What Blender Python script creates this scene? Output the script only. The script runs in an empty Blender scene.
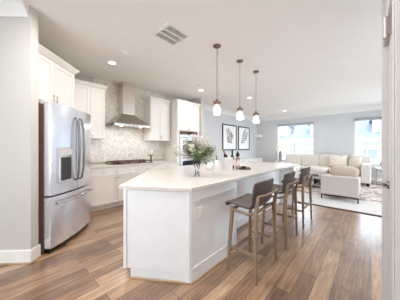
import bpy, bmesh, math, random
from mathutils import Vector, Matrix
random.seed(7)
R = math.radians
PI = math.pi
scn = bpy.context.scene
col = scn.collection

# ------------------------------------------------------------------ camera, sky, exposure
cam_d = bpy.data.cameras.new('camera')
cam_d.sensor_width = 36.0
cam_d.lens = 17.1
cam_d.shift_y = -0.00625
cam_d.clip_start = 0.02
cam_d.clip_end = 200
cam = bpy.data.objects.new('camera', cam_d)
cam.location = (0, 0, 1.3)
cam.rotation_euler = (R(90), 0, R(-48))
col.objects.link(cam)
scn.camera = cam

world = bpy.data.worlds.new('sky')
scn.world = world
world.use_nodes = True
wn = world.node_tree.nodes
wl = world.node_tree.links
bgn = wn['Background']
SKY = 8.6
wtc = wn.new('ShaderNodeTexCoord')
wsep = wn.new('ShaderNodeSeparateXYZ')
wl.new(wtc.outputs['Generated'], wsep.inputs[0])
wr = wn.new('ShaderNodeValToRGB')
wr.color_ramp.elements[0].position = 0.0
wr.color_ramp.elements[0].color = (0.83, 0.92, 1.0, 1)
wr.color_ramp.elements[1].position = 0.7
wr.color_ramp.elements[1].color = (0.84, 0.92, 1.0, 1)
wl.new(wsep.outputs['Z'], wr.inputs[0])
wl.new(wr.outputs[0], bgn.inputs['Color'])
bgn.inputs['Strength'].default_value = SKY
scn.cycles.diffuse_bounces = 8
scn.cycles.max_bounces = 14
scn.cycles.transparent_max_bounces = 16
scn.cycles.sample_clamp_indirect = 6.0
vs = scn.view_settings
vs.view_transform = 'Standard'
vs.look = 'None'
vs.exposure = -0.10
vs.gamma = 1.0
vs.use_curve_mapping = False
CAN_POWER = 13.0
CAN_COL = (1.0, 0.96, 0.93)

# ------------------------------------------------------------------ materials
def srgb(r, g, b):
    f = lambda v: (v / 255 / 12.92) if v / 255 <= 0.04045 else ((v / 255 + 0.055) / 1.055) ** 2.4
    return (f(r), f(g), f(b), 1)

def pm(name, rgb, rough=0.5, metal=0.0, var=0.04, scale=12.0, bump=0.0, coat=0.0, stretch=(1, 1, 1), emit=None, estr=0.0):
    m = bpy.data.materials.new(name)
    m.use_nodes = True
    n, l = m.node_tree.nodes, m.node_tree.links
    b = n['Principled BSDF']
    b.inputs['Roughness'].default_value = rough
    b.inputs['Metallic'].default_value = metal
    if coat: b.inputs['Coat Weight'].default_value = coat
    c = srgb(*rgb)
    tc = n.new('ShaderNodeTexCoord'); mp = n.new('ShaderNodeMapping')
    mp.inputs['Scale'].default_value = stretch
    l.new(tc.outputs['Object'], mp.inputs[0])
    no = n.new('ShaderNodeTexNoise'); no.inputs['Scale'].default_value = scale; no.inputs['Detail'].default_value = 4
    l.new(mp.outputs[0], no.inputs['Vector'])
    rp = n.new('ShaderNodeValToRGB')
    rp.color_ramp.elements[0].position = 0.3; rp.color_ramp.elements[1].position = 0.7
    rp.color_ramp.elements[0].color = tuple(max(0, v * (1 - var)) for v in c[:3]) + (1,)
    rp.color_ramp.elements[1].color = tuple(min(1, v * (1 + var)) for v in c[:3]) + (1,)
    l.new(no.outputs['Fac'], rp.inputs[0]); l.new(rp.outputs[0], b.inputs['Base Color'])
    if bump:
        bp = n.new('ShaderNodeBump'); bp.inputs['Strength'].default_value = bump; bp.inputs['Distance'].default_value = 0.01
        l.new(no.outputs['Fac'], bp.inputs['Height']); l.new(bp.outputs[0], b.inputs['Normal'])
    if emit:
        b.inputs['Emission Color'].default_value = srgb(*emit); b.inputs['Emission Strength'].default_value = estr
    return m

def glassy(name, tint=(1, 1, 1), gloss=0.08, rough=0.02):
    m = bpy.data.materials.new(name); m.use_nodes = True
    n, l = m.node_tree.nodes, m.node_tree.links
    n.remove(n['Principled BSDF'])
    tr = n.new('ShaderNodeBsdfTransparent'); tr.inputs[0].default_value = (*tint, 1)
    gl = n.new('ShaderNodeBsdfGlossy'); gl.inputs['Roughness'].default_value = rough
    fr = n.new('ShaderNodeFresnel'); fr.inputs[0].default_value = 1.35
    ad = n.new('ShaderNodeMath'); ad.operation = 'ADD'; ad.inputs[1].default_value = gloss - 0.02; ad.use_clamp = True
    l.new(fr.outputs[0], ad.inputs[0])
    mx = n.new('ShaderNodeMixShader')
    l.new(ad.outputs[0], mx.inputs[0]); l.new(tr.outputs[0], mx.inputs[1]); l.new(gl.outputs[0], mx.inputs[2])
    l.new(mx.outputs[0], n['Material Output'].inputs[0])
    return m

def frosty(name):
    m = bpy.data.materials.new(name); m.use_nodes = True
    n, l = m.node_tree.nodes, m.node_tree.links
    n.remove(n['Principled BSDF'])
    tr = n.new('ShaderNodeBsdfTransparent'); tl = n.new('ShaderNodeBsdfTranslucent'); tl.inputs[0].default_value = (0.95, 0.94, 0.92, 1)
    df = n.new('ShaderNodeBsdfDiffuse'); df.inputs[0].default_value = (0.95, 0.94, 0.92, 1)
    no = n.new('ShaderNodeTexNoise'); no.inputs['Scale'].default_value = 90
    m1 = n.new('ShaderNodeMixShader'); l.new(tl.outputs[0], m1.inputs[1]); l.new(df.outputs[0], m1.inputs[2])
    m1.inputs[0].default_value = 0.4
    m2 = n.new('ShaderNodeMixShader'); rp = n.new('ShaderNodeMapRange'); rp.inputs[3].default_value = 0.35; rp.inputs[4].default_value = 0.55
    l.new(no.outputs['Fac'], rp.inputs[0]); l.new(rp.outputs[0], m2.inputs[0])
    l.new(tr.outputs[0], m2.inputs[1]); l.new(m1.outputs[0], m2.inputs[2])
    l.new(m2.outputs[0], n['Material Output'].inputs[0])
    return m

def wood_floor():
    m = bpy.data.materials.new('hardwood_planks'); m.use_nodes = True
    n, l = m.node_tree.nodes, m.node_tree.links
    b = n['Principled BSDF']
    tc = n.new('ShaderNodeTexCoord')
    br = n.new('ShaderNodeTexBrick')
    br.offset = 0.37; br.inputs['Scale'].default_value = 1.0
    br.inputs['Brick Width'].default_value = 1.1; br.inputs['Row Height'].default_value = 0.135
    br.inputs['Mortar Size'].default_value = 0.0022; br.inputs['Mortar Smooth'].default_value = 0.2
    br.inputs['Color1'].default_value = (0, 0, 0, 1); br.inputs['Color2'].default_value = (1, 1, 1, 1)
    br.inputs['Mortar'].default_value = (0.5, 0.5, 0.5, 1)
    l.new(tc.outputs['Object'], br.inputs['Vector'])
    mp = n.new('ShaderNodeMapping'); mp.inputs['Scale'].default_value = (1.2, 14, 1)
    l.new(tc.outputs['Object'], mp.inputs[0])
    gr = n.new('ShaderNodeTexNoise'); gr.inputs['Scale'].default_value = 3.0; gr.inputs['Detail'].default_value = 6
    gr.inputs['Roughness'].default_value = 0.65; gr.inputs['Distortion'].default_value = 0.6
    l.new(mp.outputs[0], gr.inputs['Vector'])
    mp2 = n.new('ShaderNodeMapping'); mp2.inputs['Scale'].default_value = (0.8, 3.2, 1)
    l.new(tc.outputs['Object'], mp2.inputs[0])
    bl = n.new('ShaderNodeTexNoise'); bl.inputs['Scale'].default_value = 1.7; bl.inputs['Detail'].default_value = 2
    l.new(mp2.outputs[0], bl.inputs['Vector'])
    a1 = n.new('ShaderNodeMath'); a1.operation = 'MULTIPLY'; a1.inputs[1].default_value = 0.26
    l.new(br.outputs['Color'], a1.inputs[0])
    a2 = n.new('ShaderNodeMath'); a2.operation = 'MULTIPLY_ADD'; a2.inputs[1].default_value = 0.54
    l.new(gr.outputs['Fac'], a2.inputs[0]); l.new(a1.outputs[0], a2.inputs[2])
    a3 = n.new('ShaderNodeMath'); a3.operation = 'MULTIPLY_ADD'; a3.inputs[1].default_value = 0.36
    l.new(bl.outputs['Fac'], a3.inputs[0]); l.new(a2.outputs[0], a3.inputs[2])
    rp = n.new('ShaderNodeValToRGB')
    e = rp.color_ramp.elements
    e[0].position = 0.30; e[0].color = srgb(80, 58, 45)
    e[1].position = 0.84; e[1].color = srgb(210, 176, 142)
    x = e.new(0.48); x.color = srgb(126, 95, 72)
    x = e.new(0.65); x.color = srgb(168, 133, 104)
    l.new(a3.outputs[0], rp.inputs[0])
    mm = n.new('ShaderNodeMixRGB'); mm.blend_type = 'MIX'; mm.inputs[2].default_value = srgb(70, 50, 40)
    l.new(br.outputs['Fac'], mm.inputs[0]); l.new(rp.outputs[0], mm.inputs[1])
    l.new(mm.outputs[0], b.inputs['Base Color'])
    b.inputs['Roughness'].default_value = 0.42
    b.inputs['Coat Weight'].default_value = 0.9; b.inputs['Coat Roughness'].default_value = 0.22; b.inputs['Coat IOR'].default_value = 1.55
    bp = n.new('ShaderNodeBump'); bp.inputs['Strength'].default_value = 0.22; bp.inputs['Distance'].default_value = 0.004
    l.new(gr.outputs['Fac'], bp.inputs['Height'])
    l.new(bp.outputs[0], b.inputs['Normal'])
    return m

def tile_mat():
    m = bpy.data.materials.new('marble_mosaic'); m.use_nodes = True
    n, l = m.node_tree.nodes, m.node_tree.links
    b = n['Principled BSDF']; b.inputs['Roughness'].default_value = 0.3
    tc = n.new('ShaderNodeTexCoord')
    mp = n.new('ShaderNodeMapping'); mp.inputs['Rotation'].default_value = (R(90), 0, 0)
    l.new(tc.outputs['Object'], mp.inputs[0])
    br = n.new('ShaderNodeTexBrick'); br.inputs['Scale'].default_value = 1
    br.inputs['Brick Width'].default_value = 0.05; br.inputs['Row Height'].default_value = 0.025
    br.inputs['Mortar Size'].default_value = 0.002
    br.inputs['Color1'].default_value = srgb(226, 221, 213); br.inputs['Color2'].default_value = srgb(241, 237, 230)
    br.inputs['Mortar'].default_value = srgb(205, 199, 190)
    l.new(mp.outputs[0], br.inputs['Vector'])
    no = n.new('ShaderNodeTexNoise'); no.inputs['Scale'].default_value = 13; no.inputs['Detail'].default_value = 6; no.inputs['Distortion'].default_value = 1.2
    l.new(tc.outputs['Object'], no.inputs['Vector'])
    rp = n.new('ShaderNodeValToRGB'); rp.color_ramp.elements[0].position = 0.35; rp.color_ramp.elements[0].color = srgb(220, 212, 202)
    rp.color_ramp.elements[1].position = 0.6; rp.color_ramp.elements[1].color = (1, 1, 1, 1)
    l.new(no.outputs['Fac'], rp.inputs[0])
    mx = n.new('ShaderNodeMixRGB'); mx.blend_type = 'MULTIPLY'; mx.inputs[0].default_value = 0.75
    l.new(br.outputs['Color'], mx.inputs[1]); l.new(rp.outputs[0], mx.inputs[2])
    l.new(mx.outputs[0], b.inputs['Base Color'])
    return m

def rug_mat():
    m = bpy.data.materials.new('streaked_rug'); m.use_nodes = True
    n, l = m.node_tree.nodes, m.node_tree.links
    b = n['Principled BSDF']; b.inputs['Roughness'].default_value = 0.95
    tc = n.new('ShaderNodeTexCoord')
    mp = n.new('ShaderNodeMapping'); mp.inputs['Scale'].default_value = (5.0, 1.6, 1)
    l.new(tc.outputs['Object'], mp.inputs[0])
    no = n.new('ShaderNodeTexNoise'); no.inputs['Scale'].default_value = 1.6; no.inputs['Detail'].default_value = 5; no.inputs['Distortion'].default_value = 2.2
    l.new(mp.outputs[0], no.inputs['Vector'])
    rp = n.new('ShaderNodeValToRGB'); e = rp.color_ramp.elements
    e[0].position = 0.42; e[0].color = srgb(134, 114, 108)
    e[1].position = 0.57; e[1].color = srgb(230, 224, 220)
    x = e.new(0.5); x.color = srgb(178, 160, 150)
    l.new(no.outputs['Fac'], rp.inputs[0]); l.new(rp.outputs[0], b.inputs['Base Color'])
    return m

M = {}
M['floor'] = wood_floor()
M['tile'] = tile_mat()
M['rug'] = rug_mat()
M['rug_border'] = pm('pale_rug_border', (216, 214, 212), 0.95, var=0.05, scale=60, bump=0.2)
M['rug_edge'] = pm('dark_rug_binding', (84, 70, 62), 0.9)
M['ceiling'] = pm('ceiling_paint', (243, 240, 237), 0.9, var=0.01, scale=3)
M['wall'] = pm('cool_grey_wall_paint', (207, 208, 209), 0.85, var=0.012, scale=3)
M['wall_warm'] = pm('warm_grey_wall_paint', (199, 195, 189), 0.85, var=0.012, scale=3)
M['wall_kitchen'] = pm('greige_kitchen_paint', (196, 189, 180), 0.85, var=0.012, scale=3)
M['shaded_door'] = pm('shaded_white_door_paint', (202, 199, 196), 0.5, var=0.01)  # white door paint, greyed by shade put into its colour
M['shadecloth'] = pm('grey_shade_cloth', (168, 171, 176), 0.85)
M['trim'] = pm('white_trim_paint', (238, 236, 232), 0.5, var=0.01)
M['cab'] = pm('white_cabinet_paint', (241, 237, 231), 0.42, var=0.01)
M['island'] = pm('white_island_paint', (236, 237, 239), 0.45, var=0.01)
M['quartz'] = pm('white_quartz', (216, 210, 204), 0.22, var=0.02, scale=7)
M['steel'] = pm('brushed_steel', (228, 232, 240), 0.24, 0.78, var=0.05, scale=5, stretch=(1, 1, 14))
M['steel_h'] = pm('brushed_steel_hood', (184, 178, 170), 0.24, 1.0, var=0.05, scale=6, stretch=(14, 1, 1))
M['handle'] = pm('dark_brushed_handle', (150, 148, 148), 0.22, 1.0, var=0.03)
M['chimneysteel'] = pm('pale_chimney_steel', (220, 213, 205), 0.24, 1.0, var=0.04, scale=5, stretch=(14, 14, 1))
M['chrome'] = pm('polished_chrome', (205, 205, 205), 0.12, 1.0, var=0.02)
M['fridge_side'] = pm('fridge_side_brown', (112, 86, 76), 0.4, 0.0, var=0.08)
M['darkgrey'] = pm('dark_grey_plastic', (52, 52, 54), 0.4)
M['black'] = pm('black_enamel', (24, 23, 23), 0.25)
M['blackglass'] = pm('black_oven_glass', (30, 34, 34), 0.08, coat=0.5)
M['cooktop'] = pm('cooktop_reflected_brown', (86, 40, 28), 0.3, var=0.1)  # red-brown of reflected wood is put into the base colour
M['bronze'] = pm('aged_bronze', (132, 106, 92), 0.4, 0.6, var=0.12)
M['stool'] = pm('taupe_upholstery', (80, 66, 62), 0.6, var=0.07, scale=40, bump=0.15)
M['stoolwood'] = pm('pale_oak', (138, 116, 93), 0.5, var=0.14, scale=10, stretch=(6, 6, 1))
M['sofa'] = pm('cream_linen', (217, 212, 205), 0.9, var=0.03, scale=50, bump=0.2)
M['chairfab'] = pm('oatmeal_linen', (204, 196, 191), 0.9, var=0.03, scale=50, bump=0.2)
M['bolster'] = pm('sand_linen', (203, 188, 177), 0.9, var=0.04, scale=60, bump=0.2)
M['pillow'] = pm('ivory_textured_pillow', (224, 214, 202), 0.95, var=0.1, scale=25, bump=0.3)
M['metal_blk'] = pm('black_metal', (38, 35, 34), 0.4, 0.5)
M['glass'] = glassy('clear_glass', (0.97, 0.98, 0.98), 0.07)
M['winglass'] = glassy('window_glass', (0.96, 0.98, 1.0), 0.04)
M['shadeglass'] = frosty('seeded_pendant_glass')
M['bulb'] = pm('lit_bulb', (255, 240, 220), 0.4, emit=(255, 236, 210), estr=14)
M['lens'] = pm('lit_downlight_lens', (255, 246, 232), 0.4, emit=(255, 242, 224), estr=9)
M['hoodlamp'] = pm('lit_hood_lens', (255, 246, 232), 0.4, emit=(255, 238, 214), estr=5)
M['ledge'] = pm('vent_grey', (214, 210, 207), 0.7)
M['plastic'] = pm('white_plastic', (240, 238, 234), 0.4)
M['ceramic'] = pm('white_ceramic', (240, 238, 234), 0.2, var=0.01)
M['marble'] = pm('veined_marble', (232, 229, 228), 0.25, var=0.07, scale=9)
M['silver_leaf'] = pm('silver_green_leaf', (182, 184, 168), 0.7, var=0.18, scale=20)
M['green_leaf'] = pm('deep_green_leaf', (112, 132, 84), 0.6, var=0.22, scale=20)
M['plume'] = pm('pale_lilac_plume', (226, 219, 213), 0.8, var=0.12, scale=25)
M['stem'] = pm('green_stem', (112, 112, 84), 0.7)
M['bottle'] = glassy('dark_wine_glass', (0.05, 0.06, 0.05), 0.16)
M['bottlegl'] = pm('black_green_bottle', (28, 28, 28), 0.12, coat=0.6)
M['rose'] = glassy('pale_rose_bottle', (0.86, 0.62, 0.58), 0.12)
M['gold'] = pm('gold_foil', (176, 146, 86), 0.35, 0.6)
M['label'] = pm('white_paper_label', (236, 228, 222), 0.7)
M['board'] = pm('walnut_board', (84, 58, 46), 0.5, var=0.15, scale=14, stretch=(1, 5, 1))
M['shoe'] = pm('light_oak_shoe_moulding', (178, 152, 120), 0.5, var=0.08)
M['tan'] = pm('peach_snack', (204, 150, 116), 0.7, var=0.2, scale=30)
M['frame'] = pm('charcoal_frame', (62, 62, 66), 0.4)
M['mat'] = pm('white_mat_board', (244, 243, 241), 0.8, var=0.01)
M['ink'] = pm('grey_botanical_ink', (84, 84, 86), 0.85, var=0.35, scale=9)
M['lampgrey'] = pm('grey_lamp_base', (150, 150, 150), 0.5)
M['lampshade'] = pm('cream_lamp_shade', (240, 234, 222), 0.9)
M['brownwood'] = pm('red_brown_wood', (108, 62, 46), 0.5, var=0.12)
M['greygreen'] = pm('grey_green_metal', (140, 142, 130), 0.35, 0.4)
M['siding'] = pm('white_house_siding', (160, 162, 165), 0.8, var=0.02, scale=2)
M['slate'] = pm('blue_grey_shingles', (104, 111, 122), 0.9, var=0.08, scale=6, stretch=(1, 1, 5))
M['housewin'] = pm('grey_house_window', (118, 125, 135), 0.2)
M['grass'] = pm('pale_ground', (150, 158, 130), 0.95, var=0.2)
M['hinge'] = pm('satin_nickel', (176, 162, 160), 0.35, 0.7)
M['soap'] = pm('black_pump', (34, 34, 36), 0.3)

# ------------------------------------------------------------------ mesh helpers
class MB:
    def __init__(s): s.bm = bmesh.new(); s.mi = 0
    def _f(s, vs_):
        try:
            f = s.bm.faces.new(vs_); f.material_index = s.mi; return f
        except ValueError: return None
    def box(s, x0, x1, y0, y1, z0, z1):
        v = [s.bm.verts.new(p) for p in ((x0,y0,z0),(x1,y0,z0),(x1,y1,z0),(x0,y1,z0),(x0,y0,z1),(x1,y0,z1),(x1,y1,z1),(x0,y1,z1))]
        for q in ((3,2,1,0),(4,5,6,7),(0,1,5,4),(1,2,6,5),(2,3,7,6),(3,0,4,7)): s._f([v[i] for i in q])
        return s
    def hull8(s, a, b):   # frustum between two quads (lists of 4 points, same winding ccw seen from above)
        v = [s.bm.verts.new(p) for p in list(a) + list(b)]
        for q in ((3,2,1,0),(4,5,6,7),(0,1,5,4),(1,2,6,5),(2,3,7,6),(3,0,4,7)): s._f([v[i] for i in q])
        return s
    def prism(s, poly, z0, z1):
        lo = [s.bm.verts.new((x, y, z0)) for x, y in poly]; hi = [s.bm.verts.new((x, y, z1)) for x, y in poly]
        s._f(lo[::-1]); s._f(hi)
        for i in range(len(poly)):
            j = (i + 1) % len(poly); s._f([lo[i], lo[j], hi[j], hi[i]])
        return s
    def bar(s, p0, p1, w0, w1=None, d0=None, d1=None):   # square tapered bar
        p0, p1 = Vector(p0), Vector(p1); w1 = w1 or w0; d0 = d0 or w0; d1 = d1 or (w1 if d0 == w0 else d0)
        ax = (p1 - p0).normalized()
        ref = Vector((1, 0, 0)) if abs(ax.x) < 0.8 else Vector((0, 1, 0))
        sd = (ref - ax * ref.dot(ax)).normalized(); up = ax.cross(sd)
        q = []
        for p, w, d in ((p0, w0, d0), (p1, w1, d1)):
            q.append([p + sd * (a * w / 2) + up * (b * d / 2) for a, b in ((-1,-1),(1,-1),(1,1),(-1,1))])
        s.hull8(q[0], q[1]); return s
    def lathe(s, prof, seg=24, c=(0, 0, 0), cap=True, axis=None):
        rings = []
        mat = Matrix.Identity(3)
        if axis is not None: mat = Vector((0, 0, 1)).rotation_difference(Vector(axis).normalized()).to_matrix()
        c = Vector(c)
        for r, z in prof:
            rings.append([s.bm.verts.new(c + mat @ Vector((r * math.cos(2*PI*k/seg), r * math.sin(2*PI*k/seg), z))) for k in range(seg)])
        for a, b in zip(rings, rings[1:]):
            for k in range(seg): s._f([a[k], a[(k+1) % seg], b[(k+1) % seg], b[k]])
        if cap: s._f(rings[0][::-1]); s._f(rings[-1])
        return s
    def cyl(s, p0, p1, r0, r1=None, seg=14):
        p0, p1 = Vector(p0), Vector(p1); r1 = r0 if r1 is None else r1
        return s.lathe([(r0, 0), (r1, (p1 - p0).length)], seg, p0, True, p1 - p0)
    def tube(s, pts, r, seg=10):
        pts = [Vector(p) for p in pts]; rings = []; prev = None
        for i, p in enumerate(pts):
            t = (pts[min(i+1, len(pts)-1)] - pts[max(i-1, 0)]).normalized()
            if prev is None:
                ref = Vector((0, 0, 1)) if abs(t.z) < 0.9 else Vector((1, 0, 0)); n = (ref - t * ref.dot(t)).normalized()
            else: n = (prev - t * prev.dot(t)).normalized()
            prev = n; b = t.cross(n)
            rr = r[i] if isinstance(r, (list, tuple)) else r
            rings.append([s.bm.verts.new(p + n * (rr * math.cos(2*PI*k/seg)) + b * (rr * math.sin(2*PI*k/seg))) for k in range(seg)])
        for a, b in zip(rings, rings[1:]):
            for k in range(seg): s._f([a[k], a[(k+1) % seg], b[(k+1) % seg], b[k]])
        s._f(rings[0][::-1]); s._f(rings[-1]); return s
    def grid(s, fn, nu, nv):
        g = [[s.bm.verts.new(fn(i / nu, j / nv)) for j in range(nv + 1)] for i in range(nu + 1)]
        for i in range(nu):
            for j in range(nv): s._f([g[i][j], g[i+1][j], g[i+1][j+1], g[i][j+1]])
        return s
    def cushion(s, x0, x1, y0, y1, z0, z1, n=10, puff=0.25, e=4.0):   # superellipsoid-like soft block
        cx, cy, cz = (x0+x1)/2, (y0+y1)/2, (z0+z1)/2; a, b, c = (x1-x0)/2, (y1-y0)/2, (z1-z0)/2
        def sg(v, p): return math.copysign(abs(v) ** p, v)
        p = 2.0 / e; rings = []; seg = 32
        for i in range(1, n * 2):
            ph = -PI/2 + PI * i / (n * 2)
            rings.append([s.bm.verts.new((cx + a * sg(math.cos(ph), p) * sg(math.cos(th), p), cy + b * sg(math.cos(ph), p) * sg(math.sin(th), p), cz + c * sg(math.sin(ph), p))) for th in [2*PI*k/seg + PI/seg for k in range(seg)]])
        for r0, r1 in zip(rings, rings[1:]):
            for k in range(seg): s._f([r0[k], r0[(k+1) % seg], r1[(k+1) % seg], r1[k]])
        bo = s.bm.verts.new((cx, cy, cz - c)); to = s.bm.verts.new((cx, cy, cz + c))
        for k in range(seg):
            s._f([rings[0][(k+1) % seg], rings[0][k], bo]); s._f([rings[-1][k], rings[-1][(k+1) % seg], to])
        return s
    def leaf(s, base, d, up, L, W):
        base, d = Vector(base), Vector(d).normalized(); up = Vector(up); sd = d.cross(up)
        if sd.length < 1e-4: sd = d.orthogonal()
        sd.normalize(); nn = sd.cross(d)
        pts = [base, base + d*L*.35 + sd*W*.5 + nn*L*.05, base + d*L*.7 + sd*W*.4 + nn*L*.04, base + d*L - nn*L*.06, base + d*L*.7 - sd*W*.4 + nn*L*.04, base + d*L*.35 - sd*W*.5 + nn*L*.05]
        v = [s.bm.verts.new(p) for p in pts]; c0 = s.bm.verts.new(base + d*L*.5 - nn*L*.02)
        for k in range(6): s._f([v[k], v[(k+1) % 6], c0])
        return s
    def build(s, name, mat, parent=None, bevel=0.0, smooth=False, loc=None, rz=0.0, label=None, mats=None, solid=0.0, sub=0, seg=2):
        bmesh.ops.recalc_face_normals(s.bm, faces=s.bm.faces)
        me = bpy.data.meshes.new(name); s.bm.to_mesh(me); s.bm.free()
        for mm in (mats or [mat]): me.materials.append(M[mm] if isinstance(mm, str) else mm)
        if smooth:
            for p in me.polygons: p.use_smooth = True
        o = bpy.data.objects.new(name, me); col.objects.link(o)
        if parent: o.parent = parent
        if loc: o.location = loc
        o.rotation_euler.z = rz
        if solid:
            md = o.modifiers.new('thick', 'SOLIDIFY'); md.thickness = solid; md.offset = 0
        if bevel:
            md = o.modifiers.new('bevel', 'BEVEL'); md.width = bevel; md.segments = seg; md.limit_method = 'ANGLE'; md.angle_limit = R(40)
        if sub:
            md = o.modifiers.new('sub', 'SUBSURF'); md.levels = sub; md.render_levels = sub
        if label: o['label'] = label
        return o

def thing(name, label, cat, loc=(0, 0, 0), rz=0.0, group=None):
    o = bpy.data.objects.new(name, None); col.objects.link(o)
    o.empty_display_size = 0.1
    o.location = loc; o.rotation_euler.z = rz
    return tag(o, label, cat, group)
def tag(o, label, cat, group=None):
    o['label'] = label; o['category'] = cat
    if group: o['group'] = group
    return o
def struct(o):
    o['kind'] = 'structure'; return o
def copy_tree(o, parent=None):
    c = o.copy(); col.objects.link(c)
    if parent: c.parent = parent
    for ch in list(o.children): copy_tree(ch, c)
    return c

def shaker(mb, x0, x1, z0, z1, y=0.0, t=0.02, rail=0.055):   # framed door, front towards -y, back at y
    f = y - t
    mb.box(x0, x0 + rail, f, y, z0, z1); mb.box(x1 - rail, x1, f, y, z0, z1)
    mb.box(x0 + rail, x1 - rail, f, y, z0, z0 + rail); mb.box(x0 + rail, x1 - rail, f, y, z1 - rail, z1)
    mb.box(x0 + rail, x1 - rail, f + 0.009, y, z0 + rail, z1 - rail)

def wall_with_holes_x(name, X0, X1, ya, yb, z0, z1, holes, mat):   # wall slab normal to X; holes: (y0,y1,z0,z1)
    mb = MB(); ys = sorted([ya, yb] + [h[0] for h in holes] + [h[1] for h in holes])
    for a, b in zip(ys, ys[1:]):
        if b - a < 1e-5: continue
        hh = [h for h in holes if h[0] <= a + 1e-6 and h[1] >= b - 1e-6]
        if hh:
            mb.box(X0, X1, a, b, z0, hh[0][2]); mb.box(X0, X1, a, b, hh[0][3], z1)
        else: mb.box(X0, X1, a, b, z0, z1)
    return struct(mb.build(name, mat))

CEIL = 2.9
D45 = R(45)
# ------------------------------------------------------------------ shell
struct(MB().box(-2.7, 10.2, -2.4, 4.95, -0.12, 0.0).build('floor', 'floor'))
struct(MB().box(-2.7, 10.2, -2.4, 4.95, CEIL, CEIL + 0.12).build('ceiling', 'ceiling'))
struct(MB().box(-2.7, 4.64, 4.73, 4.9, 0, CEIL).build('wall_kitchen', 'wall_kitchen'))
struct(MB().box(4.64, 10.2, 4.73, 4.9, 0, CEIL).build('wall_prints', 'wall'))
W1 = (1.95, 3.62, 0.62, 2.5)
W2 = (-1.15, 0.52, 0.62, 2.5)
wall_with_holes_x('wall_window_side', 10.0, 10.18, -2.4, 4.73, 0, CEIL, [W2, W1], 'wall')
W3 = (0.5, 2.7, 0.5, 2.45)
wall_with_holes_x('wall_entry_side', -2.68, -2.5, -0.085, 4.73, 0, CEIL, [W3], 'wall_warm')
W4 = (2.6, 5.4, 0.9, 2.5)
W5 = (6.2, 9.2, 0.3, 2.6)
mb = MB()
for x0, x1, z0, z1 in ((2.1, 2.6, 0, CEIL), (5.4, 6.2, 0, CEIL), (9.2, 10.0, 0, CEIL), (2.6, 5.4, 0, 0.9), (2.6, 5.4, 2.5, CEIL), (6.2, 9.2, 0, 0.3), (6.2, 9.2, 2.6, CEIL)): mb.box(x0, x1, -2.4, -2.2, z0, z1)
struct(mb.build('wall_living_side', 'wall'))
struct(MB().box(1.98, 2.1, -2.2, -0.205, 0, CEIL).build('wall_living_end', 'wall'))
# right-hand hall wall with the door
mb = MB()
mb.box(-2.5, 1.14, -0.205, -0.085, 0, CEIL); mb.box(2.0, 2.1, -0.205, -0.085, 0, CEIL); mb.box(1.14, 2.0, -0.205, -0.085, 2.06, CEIL)
struct(mb.build('wall_hall_side', 'wall_warm'))
mb = MB()   # casing with stepped profile
for x0, x1, zt in ((2.0, 2.1, 2.14), (1.05, 1.14, 2.14)):
    mb.box(x0, x1, -0.085, -0.070, 0, zt); mb.box(x0 + 0.02, x1 - 0.02, -0.070, -0.064, 0, zt)
mb.box(1.05, 2.1, -0.085, -0.070, 2.06, 2.15)
mb.box(2.1, 2.112, -0.205, -0.064, 0, CEIL)
struct(mb.build('trim_1', 'shaded_door', bevel=0.004))
door = struct(MB().box(1.15, 1.99, -0.135, -0.097, 0.01, 2.05).build('door_1', 'shaded_door', bevel=0.002))
mb = MB()
for z0, z1 in ((0.2, 0.9), (1.05, 1.9)):
    for a, b in ((1.27, 1.55), (1.63, 1.87)):
        mb.box(a, b, -0.097, -0.0945, z0, z1)
        mb.box(a + 0.04, b - 0.04, -0.0945, -0.091, z0 + 0.04, z1 - 0.04)
mb.build('door_panel', 'shaded_door', door, bevel=0.003)
for z in (0.25, 1.87):
    mb = MB(); mb.cyl((1.255, -0.052, z - 0.045), (1.255, -0.052, z + 0.045), 0.009); mb.box(1.2, 1.3, -0.097, -0.088, z - 0.045, z + 0.045)
    mb.box(1.25, 1.26, -0.092, -0.052, z - 0.04, z + 0.04)
    mb.cyl((1.255, -0.052, z - 0.055), (1.255, -0.052, z - 0.045), 0.011)
    mb.build('hinge', 'hinge', door, bevel=0.001)
mb = MB(); mb.cyl((1.93, -0.097, 1.03), (1.93, -0.085, 1.03), 0.028); mb.cyl((1.93, -0.085, 1.03), (1.93, -0.06, 1.03), 0.010)
mb.tube([(1.93, -0.066, 1.03), (1.89, -0.066, 1.03), (1.86, -0.068, 1.024)], 0.008)
mb.build('door_handle', 'handle', door, smooth=True)

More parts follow.
